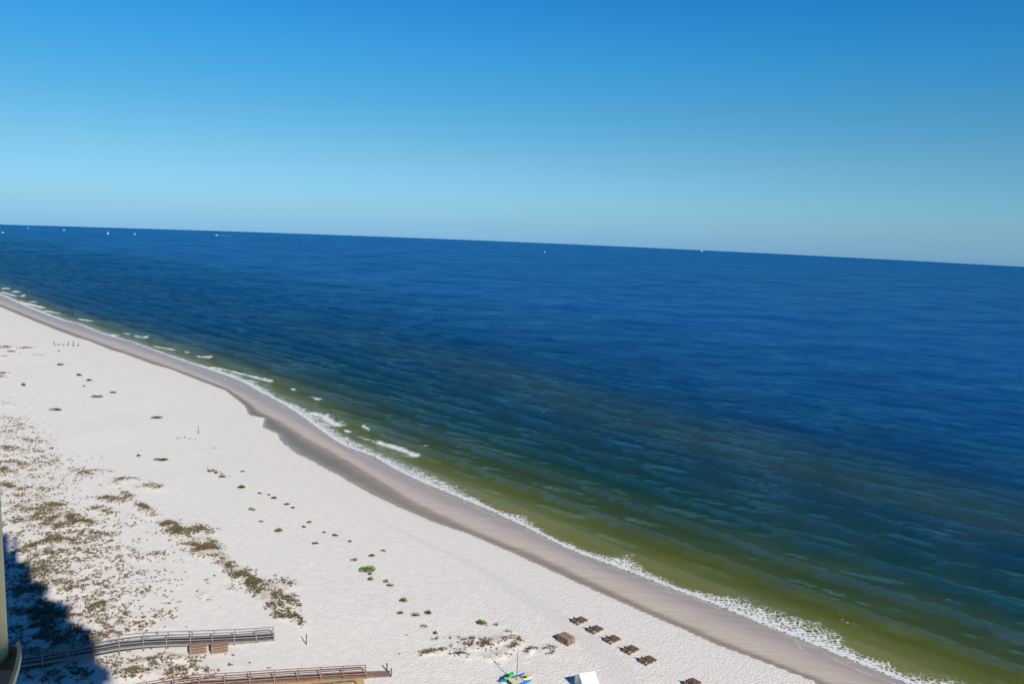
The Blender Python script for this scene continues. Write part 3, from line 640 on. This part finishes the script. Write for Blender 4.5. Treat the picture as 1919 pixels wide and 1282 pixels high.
        for y in(-.32,.32):
            m=MB()
            for i in range(10): m.box((-.02+.095*i,y,.29),(.078,.46,.022))
            m.build('seat',mat,root)
            m=MB(); a=R_(38 if raised else 0); px_=-.10
            for i in range(8):
                d=.05+.098*i; m.box((px_-d*math.cos(a),y,.295+d*math.sin(a)),(.078,.46,.022),ry=a)
            for yy in(y-.2,y+.2): m.bar((px_,yy,.275),(px_-.82*math.cos(a),yy,.275+.82*math.sin(a)),.035,.04)
            b=m.build('backrest',mat,root)
            if raised:
                m=MB(); m.bar((px_-.62*math.cos(a),y,.25+.62*math.sin(a)),(px_-.85,y,.25),.3,.03); m.build('prop',mat,b)
        if raised:
            m=MB(); m.box((.30,0,.33),(.42,.30,.05)); m.tube([(.30,0,.3),(.30,0,.52)],.035,8); m.build('umbrella_socket',mat,root)
        return root
    rz=math.atan2(Nv[1],Nv[0])
    rows=[(1085.7,1163.7,'farthest in the row'),(1115,1180.5,'second from the far end of the row'),(1147,1199,'third from the far end of the row'),(1181.5,1218.5,'fourth from the far end of the row'),(1213.5,1238.5,'fifth in the row before the gap'),(1297,1282,'nearest one, cut by the bottom edge')]
    proto=None
    for i,(x,y,l) in enumerate(rows):
        g_=ground(x,y+3); o=lounger(WB,True) if proto is None else copy_tree(proto); proto=proto or o
        o.location=g_-Vector((0,0,.0)); o.rotation_euler=(0,0,rz+R_([0,2,-1,1.5,-2,3][i]))
        tag(o,'brown wooden double lounger with raised backs, '+l,'beach lounger','double loungers in a row beside the water')
    flat=None
    for (x,y,a,where) in ((1061,1205,rz+R_(90),'of the pile beside the tyre tracks'),(371.5,1224,R_(21),'of the left pile under the grey boardwalk'),(411.5,1222,R_(20),'of the right pile under the grey boardwalk')):
        g_=ground(x,y)
        for k,lv in enumerate(('bottom','middle','top')):
            o=lounger(WB2,False) if flat is None else copy_tree(flat); flat=flat or o
            o.location=g_+Vector((random.uniform(-.03,.03),random.uniform(-.03,.03),.30*k)); o.rotation_euler=(0,0,a+R_(random.uniform(-2.5,2.5)))
            tag(o,'wooden double lounger at the %s %s'%(lv,where),'beach lounger','piled double loungers')

    # ---------------- catamaran and kayaks
    def shell(mb,Lg,wd,ht,rock,y0=0,z0=0,deck=.5,n=18,m_=10,curve=0):
        rings=[]
        for i in range(n+1):
            u=-1+2*i/n; f=max(0,(1-abs(u)**2.6))**.62; cx=u*Lg/2; zc=z0+rock*u*u
            ring=[]
            for j in range(m_):
                a=2*math.pi*j/m_; yy=math.cos(a)*wd/2*f; q=math.sin(a); zz_=q*ht*(.5 if q<0 else .5*deck*2)*max(f,.08)
                ring.append((cx,y0+yy+curve*u*u,zc+ht*.5+zz_))
            rings.append(ring)
        vs=[v for r in rings for v in r]; fs=[]
        for i in range(n):
            for j in range(m_): fs.append((i*m_+j,i*m_+(j+1)%m_,(i+1)*m_+(j+1)%m_,(i+1)*m_+j))
        mb.add(vs,fs+[tuple(range(m_)),tuple(n*m_+j for j in range(m_))])
    BL=simple('blue_gelcoat',(.005,.30,.66),(.01,.24,.58),.3,2,3,spec=.5); DB=simple('dark_blue_gelcoat',(.008,.17,.42),(.01,.13,.34),.35,2,3,spec=.5)
    GR=simple('green_plastic',(.12,.60,.08),(.09,.5,.09),.4,2,3,spec=.5); YE=simple('pale_yellow_plastic',(.80,.60,.25),(.85,.55,.30),.4,1.5,2,spec=.5)
    AL=simple('dark_metal_tube',(.09,.07,.07),(.07,.05,.05),.5,3,2); CR=simple('cream_trampoline',(.74,.66,.48),(.70,.6,.4),.8,8,3)
    WH=simple('white_fabric',(.86,.86,.86),(.82,.82,.83),.7,2,3,.01)
    g_=ground(966.5,1282); root=empty('catamaran',g_,rz-R_(10))
    m=MB(); shell(m,3.3,.36,.36,.28,.72,0); h1=m.build('hull',DB,root,True)
    m=MB(); m.box((0,.72,.42),(2.0,.12,.03)); m.build('deck_strip',BL,h1)
    m=MB(); shell(m,3.3,.42,.36,.26,-.72,0); h2=m.build('hull',BL,root,True)
    m=MB()
    for x in(-.75,.7): m.tube([(x,-.72,.40),(x,.72,.40)],.045,8)
    m.build('crossbar',AL,root)
    m=MB(); m.box((-.02,0,.40),(1.36,1.0,.025)); m.build('trampoline',CR,root)
    m=MB(); m.tube([(.1,0,.40),(.1,0,2.2),(.12,.02,4.1)],[.04,.035,.028],8); m.build('mast',AL,root)
    m=MB(); m.tube([(-.9,.72,.36),(-1.35,.72,.5)],.03,6); m.box((-1.5,.72,.28),(.06,.03,.5)); m.build('rudder',DB,root)
    tag(root,'small blue beach catamaran with a thin bare mast','catamaran')
    def kayak(name,px,py,mat,z,a,lab,L_=2.9):
        g0=ground(px,py); root=empty(name,g0+Vector((0,0,z)),a); m=MB(); shell(m,L_,.66,.30,.14); m.build('hull',mat,root,True)
        m=MB(); m.box((-.25,0,.31),(.55,.4,.03)); m.build('seat',AL,root)
        return tag(root,lab,'kayak','kayaks by the catamaran')
    kayak('kayak',953,1278,GR,.42,rz+R_(12),'bright green kayak lying left of the catamaran mast',1.7)
    kayak('kayak',986,1274,YE,.0,rz-R_(14),'pale yellow kayak lying at the seaward end of the blue catamaran',1.5).location.z+=.0
    # ---------------- white hut
    g_=ground(1098.5,1291); ga,gb=ground(1083,1291),ground(1112,1286); root=empty('beach_hut',g_,math.atan2(gb.y-ga.y,gb.x-ga.x)); 
    m=MB(); Lh,Wh,Hh,Rh=1.75,1.15,1.05,1.85
    vs=[(x,y,z) for x in(-Lh/2,Lh/2) for y,z in((-Wh,0),(Wh,0),(Wh,Hh),(0,Rh-.04),(-Wh,Hh))]
    m.add(vs,[(0,1,2,3,4),(5,6,7,8,9),(0,5,9,4),(1,2,7,6)]); m.build('wall',WH,root)
    m=MB()
    for sg in(-1,1): m.bar((0,sg*.0,Rh),(0,sg*(Wh+.07),Hh-.06),Lh+.1,.03,(1,0,0)) if False else None
    for sg in(-1,1):
        a=[(-Lh/2-.05,0,Rh),(Lh/2+.05,0,Rh),(Lh/2+.05,sg*(Wh+.08),Hh-.05),(-Lh/2-.05,sg*(Wh+.08),Hh-.05)]; b=[(x,y,z-.03) for x,y,z in a]
        m.add(a+b,[(0,1,2,3),(4,5,6,7),(0,1,5,4),(1,2,6,5),(2,3,7,6),(3,0,4,7)])
    m.build('roof',WH,root)
    m=MB(); m.box((-Lh/2-.012,0,.6),(.02,.8,1.1)); m.build('door_flap',simple('grey_canvas',(.55,.57,.58),None,.8),root)
    tag(root,'small white gabled beach hut beside the tyre tracks','hut')
main_objects()

# ------------------------------------------------------------------ boats at sea
WHB=simple('white_hull_paint',(.85,.86,.87),(.80,.81,.83),.35,1,2,spec=.5); BLG=simple('dark_window_glass',(.03,.05,.07),None,.1,1,1,spec=.6)
def boat(px,py,wpx,kind,lab,az=None):
    P=gp(px,py,ZS)[0]; k=ppm(P[0],P[1],ZS); L=wpx/k; z=ZS+drop(P[0],P[1])+.25
    yaw=math.atan2(P[1],P[0])-math.pi/2 if az is None else az
    root=empty('sailing_boat' if kind=='sail' else 'motor_boat',(P[0],P[1],z),yaw)
    m=MB(); n=10; B=L*.3; prof=[(-.5,.75),(-.3,.95),(0,1),(.25,.8),(.42,.4),(.5,.03)]
    vs=[];fs=[]
    for u,f in prof:
        sh=.13+.06*max(u,0)*2
        vs+=[(u*L,-B/2*f,L*sh),(u*L*.96,-B/2*f*.6,-.3),(u*L*.96,B/2*f*.6,-.3),(u*L,B/2*f,L*sh)]
    for i in range(len(prof)-1):
        for j in range(4): fs.append((i*4+j,i*4+(j+1)%4,(i+1)*4+(j+1)%4,(i+1)*4+j))
    fs+=[(0,1,2,3),tuple(len(prof)*4-4+j for j in range(4))]; m.add(vs,fs); m.build('hull',WHB,root)
    if kind=='sail':
        m=MB(); m.tube([(0,0,L*.1),(0,0,L*1.25)],L*.012,6); m.build('mast',WHB,root)
        m=MB(); a=[(-.02*L,.02,L*1.2),(-.02*L,.02,L*.22),(-.42*L,.06*L,L*.22)]; b=[(x,y-.06,z_) for x,y,z_ in a]; m.add(a+b,[(0,1,2),(5,4,3),(0,1,4,3),(1,2,5,4),(2,0,3,5)]); m.build('sail',WHB,root)
    else:
        m=MB(); m.prism([(-.2*L,-B*.3),(.12*L,-B*.28),(.2*L,0),(.12*L,B*.28),(-.2*L,B*.3)],L*.12,L*.29); c=m.build('cabin',WHB,root)
        m=MB(); m.prism([(-.19*L,-B*.305),(.125*L,-B*.285),(.207*L,0),(.125*L,B*.285),(-.19*L,B*.305)],L*.20,L*.25); m.build('window',BLG,c)
    return tag(root,lab,'boat','boats near the horizon'),P
boat(5,436,4,'motor','white boat at the far left edge of the sea')
boat(53,427.5,2.6,'motor','faintest tiny boat right under the horizon, second from the left')
boat(120,431.5,3.6,'motor','white motor boat third from the left below the horizon')
boat(203,438.5,3.6,'sail','bright white sailing boat, fourth from the left')
boat(253,439.5,2.4,'sail','small dim sailing boat just right of the bright one')
_,P=boat(406,441.3,5,'motor','white motor boat trailing a long white wake',R_(172))
m=MB(); foamM=simple('wake_foam',(.55,.60,.64),None,.7,1,3)
m.prism([(4,-.8),(20,-2.0),(38,-1.6),(38,1.0),(20,1.4),(4,.8)],-.05,.12); o=m.build('boat_wake',foamM); o.location=(P[0],P[1],ZS+drop(*P)+.12); o.rotation_euler=(0,0,R_(-3)); tag(o,'white wake behind the speeding motor boat','wake',kind='stuff')
boat(1021,473.5,2.2,'sail','single small boat below the middle of the horizon')
boat(1315,470.6,5,'motor','larger boat almost on the horizon right of centre')

# ------------------------------------------------------------------ condominium tower the photograph is taken from
def tower():
    tips=np.array([(207.5,1284),(205,1246),(172,1176),(132,1131),(92,1095),(62,1058),(33,1037),(18,1001)],float)
    T=gp(tips[:,0],tips[:,1],.3); n_target=-2.0; sdotn=SH@Nv
    L=(np.mean(T[1:]@Nv)-n_target)/sdotn; Hb=L*math.tan(SUN_EL); 
    Q=T[1:]-SH[None]*L                       # plan of the roof corners
    # continue the pattern both ways
    step=(Q[-1]-Q[0])/6
    Q=np.vstack([Q]+[Q[-1]+step*(i+1) for i in range(3)])
    poly=[]; back=-18.0
    e=np.array([-1.0,0.0])
    start=Q[0]-SH*3.0
    poly.append(start)
    for i in range(len(Q)-1):
        poly.append(Q[i])
        # from corner i: run left (landward), then forward along the shadow direction to the next corner
        d=Q[i+1]-Q[i]; A=np.array([[e[0],SH[0]],[e[1],SH[1]]]); c=np.linalg.solve(A,d); poly.append(Q[i]+e*c[0]*1.4)
    poly.append(Q[-1])
    def todn(p): return p@Dv,p@Nv
    uEnd=Q[-1]@Dv; u0=start@Dv
    poly=[np.array(p) for p in poly]
    back_pts=[uEnd*Dv+back*Nv, (u0)*Dv+back*Nv]
    full=poly+back_pts
    cz=0; CRM=simple('cream_stucco',(.80,.70,.40),(.74,.65,.37),.85,1.2,5,.004); WHT=simple('pale_stucco',(.66,.63,.55),(.6,.57,.5),.85,1,5,.004); GLS=simple('balcony_door_glass',(.04,.07,.09),None,.08,1,1,spec=.6); BR=simple('brown_wall_paint',(.20,.145,.075),(.16,.115,.06),.85,2,5); TL=simple('grey_blue_floor_tile',(.28,.29,.30),(.22,.23,.24),.5,3,4)
    root=empty('condominium_tower',(start[0],start[1],0)); org=start
    loc=lambda p:(p[0]-org[0],p[1]-org[1])
    nf=int(Hb/3.0); fl=Hb/nf
    m=MB()
    for k in range(1,nf+1): m.prism([loc(p) for p in full],k*fl-.22,k*fl)
    m.build('floor_slab',WHT,root)
    core=[p-Nv*1.9 for p in poly]+back_pts
    core=[p if i>=len(poly) else p for i,p in enumerate(core)]
    m=MB(); m.prism([loc(p) for p in core],0,Hb-.01); m.build('wall',CRM,root)
    m=MB()
    for k in range(nf):
        for a,b in zip(core[:len(poly)-1],core[1:len(poly)]):
            l=np.hypot(*(b-a))
            if l<2.2: continue
            d=(b-a)/l; o=np.array([d[1],-d[0]]); o=o if o@Nv>0 else -o
            p=a+d*.6+o*.03; q=b-d*.6+o*.03; m.bar(Vector((*loc(p),k*fl+1.25)),Vector((*loc(q),k*fl+1.25)),.05,2.2)
    w_=m.build('window',GLS,root); w_['kind']='stuff'
    m=MB()
    for k in range(1,nf):
        for a,b in zip(poly[:-1],poly[1:]):
            z=k*fl; 
            m.bar(Vector((*loc(a),z+1.05)),Vector((*loc(b),z+1.05)),.06,.05)
            l=np.hypot(*(b-a)); n_=max(1,int(l/.9))
            for j in range(n_+1):
                p=a+(b-a)*j/n_; m.bar(Vector((*loc(p),z)),Vector((*loc(p),z+1.05)),.035,.035)
    w_=m.build('railing',WHT,root); w_['kind']='stuff'
    m=MB(); m.prism([loc(p-Nv*.6) for p in poly]+[loc(p) for p in back_pts],Hb,Hb+.9); m.build('parapet',WHT,root)
    # projecting balcony and round column one floor below the camera, seen at the lower left
    zf=-4.6
    def at(px,py,z):
        v=FWD*FPX+RIGHT*(px-959.5)+DOWN*(py-641); t_=(z)/v[2]; return v[:2]*t_
    cc=at(-48,1240,zf); rad=np.hypot(*(at(9.5,1240,zf)-cc))
    m=MB(); m.tube([(*loc(cc),H+zf-.02),(*loc(cc),H+6),(*loc(cc),Hb-13)],rad,40); m.build('column',CRM,root,True)
    top=[at(-160,1206,zf),at(-60,1211,zf),at(20,1212,zf),at(33,1212.5,zf),at(36,1218,zf),at(36.5,1228,zf),at(35.5,1238,zf),at(33,1250,zf),at(29,1265,zf),at(23,1283,zf),at(10,1320,zf),at(-20,1380,zf)]
    m=MB(); m.prism([loc(p) for p in top+[at(-200,1400,zf)]],H+zf-.05,H+zf); m.build('balcony_floor',BR,root)
    m=MB()
    for a,b in zip(top[3:-1],top[4:]): m.bar(Vector((*loc(a),H+zf+.012)),Vector((*loc(b),H+zf+.012)),.036,.075)
    m.build('balcony_coping',CRM,root)
    m=MB(); m.prism([loc(p) for p in (at(-160,1262,zf),at(22,1258.5,zf),at(21,1272,zf),at(16,1290,zf),at(2,1325,zf),at(-40,1380,zf))],H+zf+.002,H+zf+.008); m.build('floor_tile',TL,root)
    print('tower',L,Hb,Q@Dv,Q@Nv)
    tag(root,'cream condominium tower whose round column and curved balcony edge enter at the lower left','building')
tower()
